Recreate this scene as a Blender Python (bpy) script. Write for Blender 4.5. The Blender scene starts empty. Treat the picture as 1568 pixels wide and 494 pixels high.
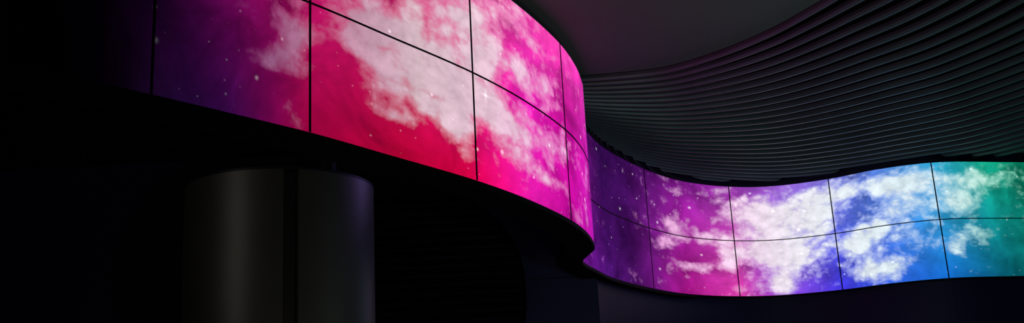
import bpy, math, numpy as np
from mathutils import Vector, Matrix
# all dimensions in metres; camera at eye height, ribbon screen 2 m tall hung at 3.75 m
EYE=1.6; HB=3.75; HT=5.75; HC=5.87; CZ=HC+.045; KX=1.4
RIB=[(-8.9,2.9),(-7,3.2),(-4.4,4.3),(-2.83,5.37),(-2.22,6.06),(-1.85,6.51),(-1.43,7.04),(-0.94,7.77),(-0.32,8.72),(0.14,9.59),(0.6,10.71),(0.8,11.42),(0.89,11.89),(0.94,12.3),(0.88,12.8),(0.84,13.25),(0.92,13.7),(1.1,14.27),(1.42,15.19),(2.19,16.63),(2.98,17.67),(3.94,18.31),(4.74,18.45),(5.68,18.11),(6.39,17.55),(7.24,17.24),(8.6,17.48),(10.6,18.0),(13.95,18.9)]
LAB={3:0.0,4:1.0,6:2.0,8:3.0,10:4.0,19:7.0,21:8.0,23:9.0,25:10.0}

C=bpy.context.collection
def s2l(v):
    v=np.asarray(v,float)/255.0
    return np.where(v<=.04045,v/12.92,((v+.055)/1.055)**2.4)
def srgb(c): return [float(x) for x in s2l(c)]
def mat(name,col,rough=.5,metal=0.,spec=.5,noise=0.0,nscale=4.0,bump=0.0,coat=0.0):
    m=bpy.data.materials.new(name); m.use_nodes=True; nt=m.node_tree; b=nt.nodes["Principled BSDF"]
    b.inputs["Roughness"].default_value=rough; b.inputs["Metallic"].default_value=metal
    b.inputs["Specular IOR Level"].default_value=spec; b.inputs["Coat Weight"].default_value=coat
    c=srgb(col)
    tc=nt.nodes.new("ShaderNodeTexCoord"); n=nt.nodes.new("ShaderNodeTexNoise"); n.inputs["Scale"].default_value=nscale; n.inputs["Detail"].default_value=5
    nt.links.new(tc.outputs["Object"],n.inputs["Vector"])
    rp=nt.nodes.new("ShaderNodeValToRGB"); e=rp.color_ramp.elements
    e[0].position=.3;e[1].position=.7
    e[0].color=[x*(1-noise) for x in c]+[1]; e[1].color=[x*(1+noise) for x in c]+[1]
    nt.links.new(n.outputs["Fac"],rp.inputs["Fac"]); nt.links.new(rp.outputs["Color"],b.inputs["Base Color"])
    if bump>0:
        bp=nt.nodes.new("ShaderNodeBump"); bp.inputs["Strength"].default_value=bump; bp.inputs["Distance"].default_value=.01
        nt.links.new(n.outputs["Fac"],bp.inputs["Height"]); nt.links.new(bp.outputs["Normal"],b.inputs["Normal"])
    return m
M_black=mat("black_frame_metal",(3,3,4),.7,0,.1,.2)
M_trim=mat("navy_gloss_trim",(14,14,38),.22,0,.7,.3,3)
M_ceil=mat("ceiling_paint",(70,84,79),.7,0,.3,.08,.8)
M_shade=mat("ceiling_shade_black",(6,6,11),.8,0,.1,.1,.8)  # black that paints in the darkness of the ceiling behind the ribbon
M_back=mat("slat_void_black",(3,3,4),.9,0,.05,.1)
M_slat=mat("slat_dark_aluminium",(66,84,80),.45,.3,.4,.15,2)
M_col=mat("column_brushed_metal",(84,82,80),.46,.7,.5,.06,3)
M_navy=mat("navy_wall_paint",(26,24,56),.6,0,.3,.12,.7)
M_dark=mat("charcoal_wall_paint",(8,8,14),.8,0,.1,.2,.7)
M_panel=mat("louver_panel_dark",(24,22,36),.5,.2,.3,.2,2)
M_floor=mat("dark_polished_floor",(16,16,20),.25,0,.5,.2,2)

def mk(name,vs,fs,m,parent=None,smooth=False):
    me=bpy.data.meshes.new(name); me.from_pydata(vs,[],fs); me.update()
    o=bpy.data.objects.new(name,me); C.objects.link(o); me.materials.append(m)
    if smooth:
        for q in me.polygons: q.use_smooth=True
    if parent: o.parent=parent
    return o
def empty(name,loc=(0,0,0)):
    e=bpy.data.objects.new(name,None); C.objects.link(e); return e
def catmull(P,n=14):
    P=[np.array(q,float) for q in P]; P=[2*P[0]-P[1]]+P+[2*P[-1]-P[-2]]
    out=[];idx=[]
    for i in range(1,len(P)-2):
        p0,p1,p2,p3=P[i-1:i+3]
        t0=0;t1=t0+max(np.linalg.norm(p1-p0),1e-4)**.5;t2=t1+max(np.linalg.norm(p2-p1),1e-4)**.5;t3=t2+max(np.linalg.norm(p3-p2),1e-4)**.5
        idx.append(len(out))
        for t in np.linspace(t1,t2,n,endpoint=False):
            A1=(t1-t)/(t1-t0)*p0+(t-t0)/(t1-t0)*p1;A2=(t2-t)/(t2-t1)*p1+(t-t1)/(t2-t1)*p2;A3=(t3-t)/(t3-t2)*p2+(t-t2)/(t3-t2)*p3
            B1=(t2-t)/(t2-t0)*A1+(t-t0)/(t2-t0)*A2;B2=(t3-t)/(t3-t1)*A2+(t-t1)/(t3-t1)*A3
            out.append((t2-t)/(t2-t1)*B1+(t-t1)/(t2-t1)*B2)
    idx.append(len(out)); out.append(P[-2])
    return np.array(out),idx
D,idx=catmull(RIB,24)
L=np.concatenate([[0],np.cumsum(np.linalg.norm(np.diff(D,axis=0),axis=1))])
lk=[L[idx[k]] for k in sorted(LAB)]; lu=[LAB[k] for k in sorted(LAB)]
def L2u(l):
    u=np.interp(l,lk,lu)
    u=np.where(l<lk[0],lu[0]-(lk[0]-l)/1.7,u); u=np.where(l>lk[-1],lu[-1]+(l-lk[-1])/1.85,u); return u
N=int(L[-1]/0.035); Ls=np.linspace(0,L[-1],N+1)
X=np.interp(Ls,L,D[:,0]);Y=np.interp(Ls,L,D[:,1])
Us=L2u(Ls)
T=np.stack([np.gradient(X),np.gradient(Y)],1)
k=np.ones(9)/9
T=np.stack([np.convolve(np.pad(T[:,j],4,'edge'),k,'valid') for j in (0,1)],1)
T/=np.linalg.norm(T,axis=1)[:,None]; NB=np.stack([-T[:,1],T[:,0]],1)
P2=np.stack([X,Y],1)

# ---------- LED screen content ----------
K=[
(-5,(0,0,0),(0,0,0),(0,0,0)),(.2,(0,0,0),(0,0,0),(0,0,0)),(.6,(1,0,3),(3,0,5),(3,0,5)),(1,(18,3,27),(28,2,34),(28,2,34)),
(1.2,(30,6,48),(66,3,58),(62,3,58)),(1.45,(54,8,70),(116,6,84),(100,5,80)),(1.75,(108,4,68),(150,12,96),(135,12,100)),(2,(150,3,58),(186,16,98),(180,30,110)),(2.5,(180,2,52),(206,22,102),(210,40,125)),
(2.95,(204,0,64),(218,34,130),(232,58,156)),(3.1,(214,4,94),(224,34,144),(238,58,162)),(3.5,(226,26,168),(230,30,178),(242,64,172)),(4,(202,12,160),(218,16,168),(240,66,174)),
(4.5,(205,25,185),(220,30,185),(235,60,180)),(5.3,(120,20,150),(120,20,130),(120,20,130)),(6.1,(95,25,140),(52,10,78),(56,14,84)),(6.6,(70,15,95),(60,12,84),(70,16,100)),(7,(104,20,118),(112,26,130),(84,18,106)),
(7.5,(160,20,128),(160,30,150),(128,24,140)),(8,(222,60,172),(200,70,180),(150,50,168)),(8.5,(140,70,215),(150,120,226),(150,90,205)),
(9,(62,50,215),(90,100,235),(128,120,225)),(9.5,(45,95,220),(74,124,232),(90,135,232)),(10,(18,105,200),(50,160,222),(50,165,212)),
(10.5,(8,92,118),(16,150,150),(20,172,140)),(11,(0,90,80),(10,130,110),(10,150,110)),(14,(0,60,60),(0,80,70),(0,90,70))]
ku=[q[0] for q in K]
def base(u,v):
    c=[]
    for j in range(3):
        b_=np.interp(u,ku,[q[1][j] for q in K]);m_=np.interp(u,ku,[q[2][j] for q in K]);t_=np.interp(u,ku,[q[3][j] for q in K])
        c.append(np.where(v<1,b_+(m_-b_)*v,m_+(t_-m_)*(v-1)))
    return np.stack(c,-1)
BL=[
(1.82,.62,.11,.2,.9),(1.70,.46,.08,.08,.6),(1.95,.74,.08,.12,.5),(2.56,.94,.22,.22,1.15),(2.33,1.0,.12,.15,1.),(2.25,.84,.08,.13,.8),(2.68,.6,.13,.18,1.15),(2.87,.42,.1,.17,1.05),(2.86,.8,.14,.24,1.05),(2.45,.33,.1,.06,.95),(2.42,.6,.1,.14,.8),
(3.1,1.15,.12,.26,.95),(3.4,1.3,.14,.14,.95),(2.85,1.4,.2,.22,.95),(3.7,1.25,.2,.14,.85),(3.4,.65,.2,.1,.8),(3.12,.72,.12,.14,.95),(3.6,.3,.3,.08,.8),(3.3,.42,.13,.1,.8),(3.9,.7,.15,.12,.55),(3.3,1.75,.25,.15,.5),
(7.35,1.15,.15,.2,.95),(7.65,.5,.2,.09,.95),(7.3,.82,.13,.1,.8),(7.75,1.0,.15,.13,.9),(7.95,.75,.12,.2,.75),
(8.2,1.55,.22,.22,1.1),(8.4,1.15,.24,.24,1.25),(8.55,.65,.2,.27,1.15),(8.85,1.65,.2,.2,1.1),(8.85,1.2,.15,.22,.9),(8.25,.75,.17,.17,1.),(8.45,.2,.15,.15,1.),(8.6,1.45,.2,.17,.8),
(9.2,.75,.2,.24,1.15),(9.35,.25,.27,.16,1.1),(9.75,1.65,.22,.2,1.15),(9.7,1.25,.22,.16,1.),(9.3,1.75,.22,.13,.85),(9.8,.6,.13,.13,.8),(9.45,1.0,.16,.16,.8),
(10.4,1.65,.22,.15,.95),(10.2,1.3,.15,.17,.9),(10.35,.75,.18,.12,.7),(10.1,.5,.09,.2,.6),
(7.5,.7,.12,.08,-1.3),(1.75,.32,.1,.05,-1.),(2.7,.15,.4,.2,-.5),(2.2,.2,.2,.25,-.5),(1.3,.5,.25,.6,-.4),(6.4,1,.4,1.,-.4),(9.0,.3,.12,.3,-.4),(9.9,.2,.3,.15,-.5),(10.7,.5,.2,.5,-.4),(2.12,.5,.1,.3,-.3)]
NV=57; vs=[];fs=[]
vv=np.linspace(0,2,NV)
for i in range(N+1):
    for v in vv: vs.append((X[i],Y[i],HB+v))
for i in range(N):
    for j in range(NV-1):
        a=i*NV+j; fs.append((a,a+NV,a+NV+1,a+1))
UU=np.repeat(Us,NV);VV=np.tile(vv,N+1)
lin=s2l(base(UU,VV)); ct=np.zeros_like(UU)
for (bu,bv,ru,rv,am) in BL: ct+=am*np.exp(-((UU-bu)/ru)**2*.7-((VV-bv)/rv)**2*.7)
ct=np.clip(ct,-1,1.2)
me=bpy.data.meshes.new("led_panels"); me.from_pydata(vs,[],fs); me.update()
def addattr(nm,typ,key,arr):
    at=me.attributes.new(nm,typ,"POINT"); at.data.foreach_set(key,arr.astype(np.float32).ravel())
one=np.ones((len(lin),1))
addattr("base_col","FLOAT_COLOR","color",np.concatenate([lin,one],1))
addattr("cloud","FLOAT","value",ct)
addattr("panel_uv","FLOAT_VECTOR","vector",np.stack([UU*KX,VV,VV*0],1))
tu=[0,.9,1.3,2,2.6,3.1,4,6,7,8,8.6,9,10,10.5,12]; tc_=[(0,0,0),(14,2,18),(90,40,90),(192,125,158),(224,192,204),(244,206,224),(246,182,228),(190,90,200),(245,165,228),(255,220,248),(250,244,255),(242,248,255),(224,246,255),(190,240,225),(120,220,190)]
tint=s2l(np.stack([np.interp(UU,tu,[c[j] for c in tc_]) for j in range(3)],1))
addattr("cloud_col","FLOAT_COLOR","color",np.concatenate([tint,one],1))
wall=empty("curved_led_video_wall")
scr=bpy.data.objects.new("led_panels",me); C.objects.link(scr); scr.parent=wall
for q in me.polygons: q.use_smooth=True
m=bpy.data.materials.new("led_nebula_display"); m.use_nodes=True; nt=m.node_tree; nt.nodes.clear()
def nd(t,**kw):
    n=nt.nodes.new(t)
    for a,b in kw.items(): setattr(n,a,b)
    return n
def lk_(a,b): nt.links.new(a,b)
def math_(op,a,b=None,c=None,clamp=False):
    n=nd("ShaderNodeMath",operation=op); n.use_clamp=clamp
    for i,q in enumerate((a,b,c)):
        if q is None: continue
        if isinstance(q,(int,float)): n.inputs[i].default_value=q
        else: lk_(q,n.inputs[i])
    return n.outputs[0]
def attr(nm):
    n=nd("ShaderNodeAttribute"); n.attribute_name=nm; return n
auv=attr("panel_uv").outputs["Vector"]; abase=attr("base_col").outputs["Color"]; acl=attr("cloud").outputs["Fac"]; acc=attr("cloud_col").outputs["Color"]
def noise(sc,det,ro,di):
    n1=nd("ShaderNodeTexNoise"); lk_(auv,n1.inputs["Vector"]); n1.inputs["Scale"].default_value=sc;n1.inputs["Detail"].default_value=det;n1.inputs["Roughness"].default_value=ro;n1.inputs["Distortion"].default_value=di
    return math_("SUBTRACT",n1.outputs["Fac"],.5)
n1=noise(2.0,9,.55,.2); n2=noise(6.0,8,.58,.3); n3=noise(1.2,8,.6,.9); n4=noise(6,7,.58,.2)
n5=math_("ABSOLUTE",noise(3.2,3,.45,.1)); n6=math_("ABSOLUTE",noise(8.0,4,.5,.1))
puff=math_("ADD",math_("MULTIPLY",math_("SUBTRACT",n5,.07),2.6),math_("MULTIPLY",math_("SUBTRACT",n6,.07),1.3))
def smooth(v,a,b):
    mr=nd("ShaderNodeMapRange",interpolation_type="SMOOTHSTEP"); lk_(v,mr.inputs["Value"]); mr.inputs["From Min"].default_value=a; mr.inputs["From Max"].default_value=b
    return mr.outputs["Result"]
b=math_("MULTIPLY",n2,.95)
d=math_("ADD",math_("ADD",math_("MULTIPLY",acl,1.05),math_("MULTIPLY",n1,2.1)),math_("ADD",b,puff))
g=math_("ADD",math_("MULTIPLY",n3,2.4),.95); g=math_("ADD",g,math_("MULTIPLY",b,.6)); g=math_("MAXIMUM",g,.22)
bm=nd("ShaderNodeVectorMath",operation="SCALE"); lk_(abase,bm.inputs[0]); lk_(g,bm.inputs["Scale"])
def scale(col,f_):
    s=nd("ShaderNodeVectorMath",operation="SCALE"); lk_(col,s.inputs[0])
    if isinstance(f_,(int,float)): s.inputs["Scale"].default_value=f_
    else: lk_(f_,s.inputs["Scale"])
    return s.outputs[0]
def mix(f_,a,b_):
    mx=nd("ShaderNodeMix",data_type="RGBA")
    if isinstance(f_,(int,float)): mx.inputs["Factor"].default_value=f_
    else: lk_(f_,mx.inputs["Factor"])
    lk_(a,mx.inputs[6]); lk_(b_,mx.inputs[7]); return mx.outputs[2]
midc=mix(.36,scale(abase,1.12),acc)
c1=mix(smooth(d,.06,.62),bm.outputs[0],midc)
shade=math_("ADD",math_("ADD",math_("MULTIPLY",n4,.6),math_("MULTIPLY",puff,.35)),.92)
c2=mix(smooth(d,.42,1.08),c1,scale(acc,shade))
def stars(scale_,rad,keep,gain):
    v=nd("ShaderNodeTexVoronoi"); v.voronoi_dimensions='2D'; lk_(auv,v.inputs["Vector"]); v.inputs["Scale"].default_value=scale_
    sp=nd("ShaderNodeSeparateColor"); lk_(v.outputs["Color"],sp.inputs[0])
    k_=math_("GREATER_THAN",sp.outputs[0],keep)
    rr=math_("POWER",sp.outputs[1],2.0); rr=math_("MULTIPLY",rr,rad); rr=math_("ADD",rr,rad*.3)
    q=math_("DIVIDE",v.outputs["Distance"],rr); q=math_("SUBTRACT",1.0,q,clamp=True); q=math_("POWER",q,2.)
    return math_("MULTIPLY",math_("MULTIPLY",q,k_),gain)
st=math_("ADD",stars(8,.10,.78,.5),stars(2.6,.08,.5,.85))
sep=nd("ShaderNodeSeparateXYZ"); lk_(auv,sep.inputs[0])
fade=nd("ShaderNodeMapRange"); lk_(sep.outputs[0],fade.inputs["Value"]); fade.inputs["From Min"].default_value=1.2; fade.inputs["From Max"].default_value=4.5
st=math_("MULTIPLY",st,fade.outputs["Result"])
dx=math_("ABSOLUTE",math_("SUBTRACT",sep.outputs[0],3.1*KX)); dy=math_("ABSOLUTE",math_("SUBTRACT",sep.outputs[1],.84))
s1=math_("EXPONENT",math_("ADD",math_("MULTIPLY",dx,-34.0),math_("MULTIPLY",dy,-190.0)))
s2=math_("EXPONENT",math_("ADD",math_("MULTIPLY",dx,-140.0),math_("MULTIPLY",dy,-34.0)))
st=math_("ADD",st,math_("MULTIPLY",math_("ADD",s1,s2),.7))
cmb=nd("ShaderNodeCombineXYZ")
for i in range(3): lk_(st,cmb.inputs[i])
ad=nd("ShaderNodeVectorMath",operation="ADD"); lk_(c2,ad.inputs[0]); lk_(cmb.outputs[0],ad.inputs[1])
em=nd("ShaderNodeEmission"); lk_(ad.outputs[0],em.inputs["Color"]); em.inputs["Strength"].default_value=.94
o=nd("ShaderNodeOutputMaterial"); lk_(em.outputs[0],o.inputs["Surface"])
me.materials.append(m)
# seams
vs=[];fs=[]
W=.009
for s in range(-3,13):
    i=int(np.argmin(abs(Us-s)))
    if i<3 or i>N-3 or s in(5,6): continue
    t=T[i]; nb=NB[i]; c=P2[i]
    b0=len(vs)
    for e,o_ in ((-W,.002),(-W,-.006),(W,-.006),(W,.002)):
        q=c+t*e+nb*o_
        vs+=[(q[0],q[1],HB),(q[0],q[1],HT)]
    for j in range(3): fs.append((b0+2*j,b0+2*j+2,b0+2*j+3,b0+2*j+1))
for i in range(N+1):
    q=P2[i]-NB[i]*.006; q2=P2[i]+NB[i]*.002
    vs+=[(q2[0],q2[1],HB+1-W*.8),(q[0],q[1],HB+1-W*.8),(q[0],q[1],HB+1+W*.8),(q2[0],q2[1],HB+1+W*.8)]
    if i:
        b1=len(vs)-4;b0=b1-4
        for j in range(3): fs.append((b0+j,b1+j,b1+j+1,b0+j+1))
mk("panel_seams",vs,fs,M_black,wall)
def band(name,i0,i1,o0,o1,z0,z1,m,parent,step=1):
    vs=[];fs=[]; ids=list(range(i0,i1+1,step))
    for n_,i in enumerate(ids):
        a_=P2[i]+NB[i]*o0; b_=P2[i]+NB[i]*o1
        vs+=[(a_[0],a_[1],z0),(b_[0],b_[1],z0),(b_[0],b_[1],z1),(a_[0],a_[1],z1)]
        if n_:
            q=len(vs)-4;p_=q-4
            for j in range(4): fs.append((p_+j,q+j,q+(j+1)%4,p_+(j+1)%4))
    fs.append((3,2,1,0)); e=len(vs)-4; fs.append((e,e+1,e+2,e+3))
    return mk(name,vs,fs,m,parent,False)
iS=int(np.argmin(abs(Us-5.0)))
iE=int(np.argmin(abs(Us-7.6)))
band("cabinet_body",0,N,.012,.28,HB-.02,HT,M_black,wall)
band("bottom_bezel",0,iE,-.006,.34,HB-.05,HB-.003,M_black,wall)
band("top_trim",iS,N,-.01,.28,HT+.002,CZ,M_trim,wall)
# ---------- slatted ceiling ----------
INN=[(0.76,12.27),(1.42,12.25),(1.98,12.12),(2.55,11.67),(3.04,11.05),(3.34,10.48),(3.49,10.15)]
OUT=[(0.84,14.22),(1.67,16.21),(2.56,17.35),(3.74,18.22),(5.07,18.76),(6.24,18.61),(7.29,18.15),(8.26,17.65),(8.78,17.07)]
INNW=[(-2.2,11.0),(-.6,12.0)]+INN+[(4.0,8.8),(4.1,6.6),(3.7,4.0),(3.0,2.0)]
OUTW=[(-2.2,12.4),(-.4,13.2)]+OUT+[(10.6,14.2),(11.8,11.5),(12.4,8.5),(12.6,5.0)]
def resamp(Pw,n):
    d,_=catmull(Pw,16); l=np.concatenate([[0],np.cumsum(np.linalg.norm(np.diff(d,axis=0),axis=1))])
    s=np.linspace(0,l[-1],n); return np.stack([np.interp(s,l,d[:,0]),np.interp(s,l,d[:,1])],1)
NS=200; A=resamp(INNW,NS); B=resamp(OUTW,NS)
sl=empty("slatted_ceiling"); NSL=25; vs=[];fs=[]
for q in range(NSL+1):
    k0=q/NSL
    for i in range(NS):
        c=A[i]*(1-k0)+B[i]*k0; dv=(B[i]-A[i])/NSL
        prof=[(-.17,.035),(-.16,-.005),(-.08,-.03),(.03,-.03),(.11,-.005),(.16,.035)]
        for (e,z) in prof: vs.append((c[0]+dv[0]*e,c[1]+dv[1]*e,HC+z))
        if i:
            b1=len(vs)-6;b0=b1-6
            for j in range(5): fs.append((b0+j,b1+j,b1+j+1,b0+j+1))
mk("slats",vs,fs,M_slat,sl)
vs=[];fs=[]
for i in range(NS):
    vs+=[(*A[i],HC+.035),(*B[i],HC+.035)]
    if i: b1=2*i; fs.append((b1-2,b1,b1+1,b1-1))
mk("slat_backing",vs,fs,M_back,sl)
# ---------- room ----------
def box(name,x0,x1,y0,y1,z0,z1,m,parent=None,bev=0):
    vs=[(x,y,z) for z in (z0,z1) for x,y in ((x0,y0),(x1,y0),(x1,y1),(x0,y1))]
    fs=[(3,2,1,0),(4,5,6,7),(0,1,5,4),(1,2,6,5),(2,3,7,6),(3,0,4,7)]
    o=mk(name,vs,fs,m,parent)
    if bev:
        md=o.modifiers.new("b","BEVEL"); md.width=bev; md.segments=3
    return o
box("floor",-9.2,14.2,-5.2,21.2,-.1,0,M_floor)
box("ceiling",-9.2,14.2,-5.2,21.2,CZ,CZ+.15,M_ceil)
box("wall_left",-9.2,-9,-5,21,0,CZ,M_dark)
box("wall_right",14,14.2,-5,21,0,CZ,M_dark)
box("wall_back",-9.2,14.2,21,21.2,0,CZ,M_navy)
box("wall_front",-9.2,14.2,-5.2,-5,0,CZ,M_dark)
i6=int(np.argmin(abs(Y-14.75)+abs(X-1.3)))
band("wall_curved_base",i6,N,.14,.34,0,HB-.02,M_navy,None,4)
# navy wall that carries on from the curved wall, behind the louvered partition
q=P2[i6]+NB[i6]*.14
box("wall_return",-9,q[0]+.02,q[1]-.02,q[1]+.15,0,HB-.02,M_navy)
box("wall_return_upper",-9,q[0]-.08,q[1]+.0,q[1]+.15,HB-.02,HT+.02,M_navy)
# black sheet added under the ceiling behind the ribbon, standing in for shade
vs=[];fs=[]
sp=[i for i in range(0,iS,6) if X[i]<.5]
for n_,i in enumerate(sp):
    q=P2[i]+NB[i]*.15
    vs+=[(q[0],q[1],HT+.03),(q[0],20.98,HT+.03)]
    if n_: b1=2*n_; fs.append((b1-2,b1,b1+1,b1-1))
mk("ceiling_shade_sheet",vs,fs,M_shade)
# ---------- column ----------
cx,cy,Rc,Hc=-2.33,10.0,.92,EYE+2.47
prof=[(a_,Rc) for a_ in range(-180,180,3) if not(14<a_<24)]+[(14.5,Rc),(15,Rc-.14),(22.5,Rc-.14),(23,Rc)]
prof.sort()
pts=[(cx+r_*math.sin(math.radians(a_)),cy-r_*math.cos(math.radians(a_))) for a_,r_ in prof]; n=len(pts)
col=empty("round_column")
def extr(name,pts,z0,z1,m,parent):
    n=len(pts); vs=[(x,y,z0) for x,y in pts]+[(x,y,z1) for x,y in pts]
    fs=[(i,(i+1)%n,n+(i+1)%n,n+i) for i in range(n)]+[tuple(range(n))[::-1],tuple(range(n,2*n))]
    o=mk(name,vs,fs,m,parent,True); o.data.set_sharp_from_angle(angle=math.radians(25))
    return o
extr("shaft",pts,0,Hc-.02,M_col,col)
extr("cap_rim",[(cx+(Rc+.004)*math.sin(t_),cy-(Rc+.004)*math.cos(t_)) for t_ in np.linspace(0,2*math.pi,96,endpoint=False)],Hc-.018,Hc,M_panel,col)
box("hanger_post",cx+.42,cx+.54,cy-.1,cy+.1,Hc,HT+.02,M_panel,col,.01)
# ---------- louvered partition ----------
lp=empty("louvered_partition")
def rr(x0,x1,z0,z1,rad,n=14):
    out=[]
    for (cx_,cz_,s) in ((x1-rad,z1-rad,0),(x0+rad,z1-rad,90),(x0+rad,z0+rad,180),(x1-rad,z0+rad,270)):
        for t_ in np.linspace(0,90,n):
            q=math.radians(s+t_); out.append((cx_+rad*math.cos(q),cz_+rad*math.sin(q)))
    return out
X0,X1,Z0,Z1,RD=-4.5,.1,EYE+.4,EYE+3.2,1.3
oz=rr(X0,X1,Z0,Z1,RD)
vs=[(x,13.5,z) for x,z in oz]+[(x,13.8,z) for x,z in oz]; n=len(oz)
fs=[((i+1)%n,i,n+i,n+(i+1)%n) for i in range(n)]+[tuple(range(n))[::-1],tuple(range(n,2*n))]
mk("panel_body",vs,fs,M_back,lp)
z=Z0+.12; vs=[];fs=[]
while z<Z1-.1:
    dz=max(0,(Z0+RD)-z,z-(Z1-RD)); ins=RD-math.sqrt(max(RD*RD-dz*dz,0))+.06
    x0,x1=X0+ins,X1-ins; b0=len(vs)
    vs+=[(x0,13.5,z-.035),(x1,13.5,z-.035),(x1,13.44,z-.02),(x0,13.44,z-.02),(x0,13.5,z+.03),(x1,13.5,z+.03)]
    fs+=[(b0,b0+1,b0+2,b0+3),(b0+3,b0+2,b0+5,b0+4)]
    z+=.12
mk("louver_slats",vs,fs,M_panel,lp)
box("support_leg_1",-3.2,-3.05,13.55,13.75,0,Z0+.02,M_black,lp); box("support_leg_2",-1.4,-1.25,13.55,13.75,0,Z0+.02,M_black,lp)
# ---------- lights ----------
def area(name,loc,tgt,sx,sy,pw,colr):
    l=bpy.data.lights.new(name,"AREA"); l.shape="RECTANGLE"; l.size=sx; l.size_y=sy; l.energy=pw; l.color=colr
    o=bpy.data.objects.new(name,l); C.objects.link(o); o.location=loc
    o.rotation_euler=(Vector(tgt)-Vector(loc)).to_track_quat('-Z','Y').to_euler(); return o
area("column_highlight_fill",(-5.0,6.0,4.2),(cx,cy,4.2),.1,2.8,8,(1,.96,.86))  # added tall light outside the view, makes the vertical highlight on the column
area("column_fill_warm",(-1.2,5.0,.6),(cx,cy,3.4),1.0,.8,7,(1,.96,.9))  # added fill below the view, lifts the column body
area("slat_fill_cool",(6.5,8.0,.25),(6.0,12.2,6),2.0,2.0,92,(.74,1,.96))  # added fill below the view, brightens the ceiling slats
area("ceiling_fill_neutral",(2.2,7.5,.25),(2.0,11.0,6),1.0,1.0,22,(.95,1,.88))  # added fill for the smooth ceiling, offsets the pink glow
area("wall_fill_navy",(-.2,11.2,.25),(-.3,14.6,2.8),2.5,.5,9,(.42,.42,1))  # added bluish fill below the view, lifts the return wall
area("wall_fill_violet",(6.0,13.5,.25),(5.5,18.2,2.5),6,.4,9,(.5,.48,1))  # added fill below the view, lifts the curved base wall
area("column_fill_violet",(.05,10.9,4.85),(cx+.7,cy-.4,3.6),.5,1.3,6,(.45,.3,1))  # added light hidden behind the ribbon, tints the column's right side
w=bpy.data.worlds.new("world"); bpy.context.scene.world=w; w.use_nodes=True
w.node_tree.nodes["Background"].inputs[0].default_value=(.01,.01,.02,1)
sc=bpy.context.scene; sc.view_settings.view_transform='Standard'; sc.view_settings.look='None'
# ---------- camera: pitched up 14.8 deg, rolled 2.9 deg ----------
p=math.atan(415/1571); r=math.radians(2.93)
cam=bpy.data.cameras.new("camera"); co=bpy.data.objects.new("camera",cam); C.objects.link(co)
co.matrix_world=Matrix.Translation((0,0,EYE))@Matrix.Rotation(math.pi/2+p,4,'X')@Matrix.Rotation(-r,4,'Z')
cam.lens=36.07; cam.sensor_width=36; cam.clip_start=.05
sc.camera=co
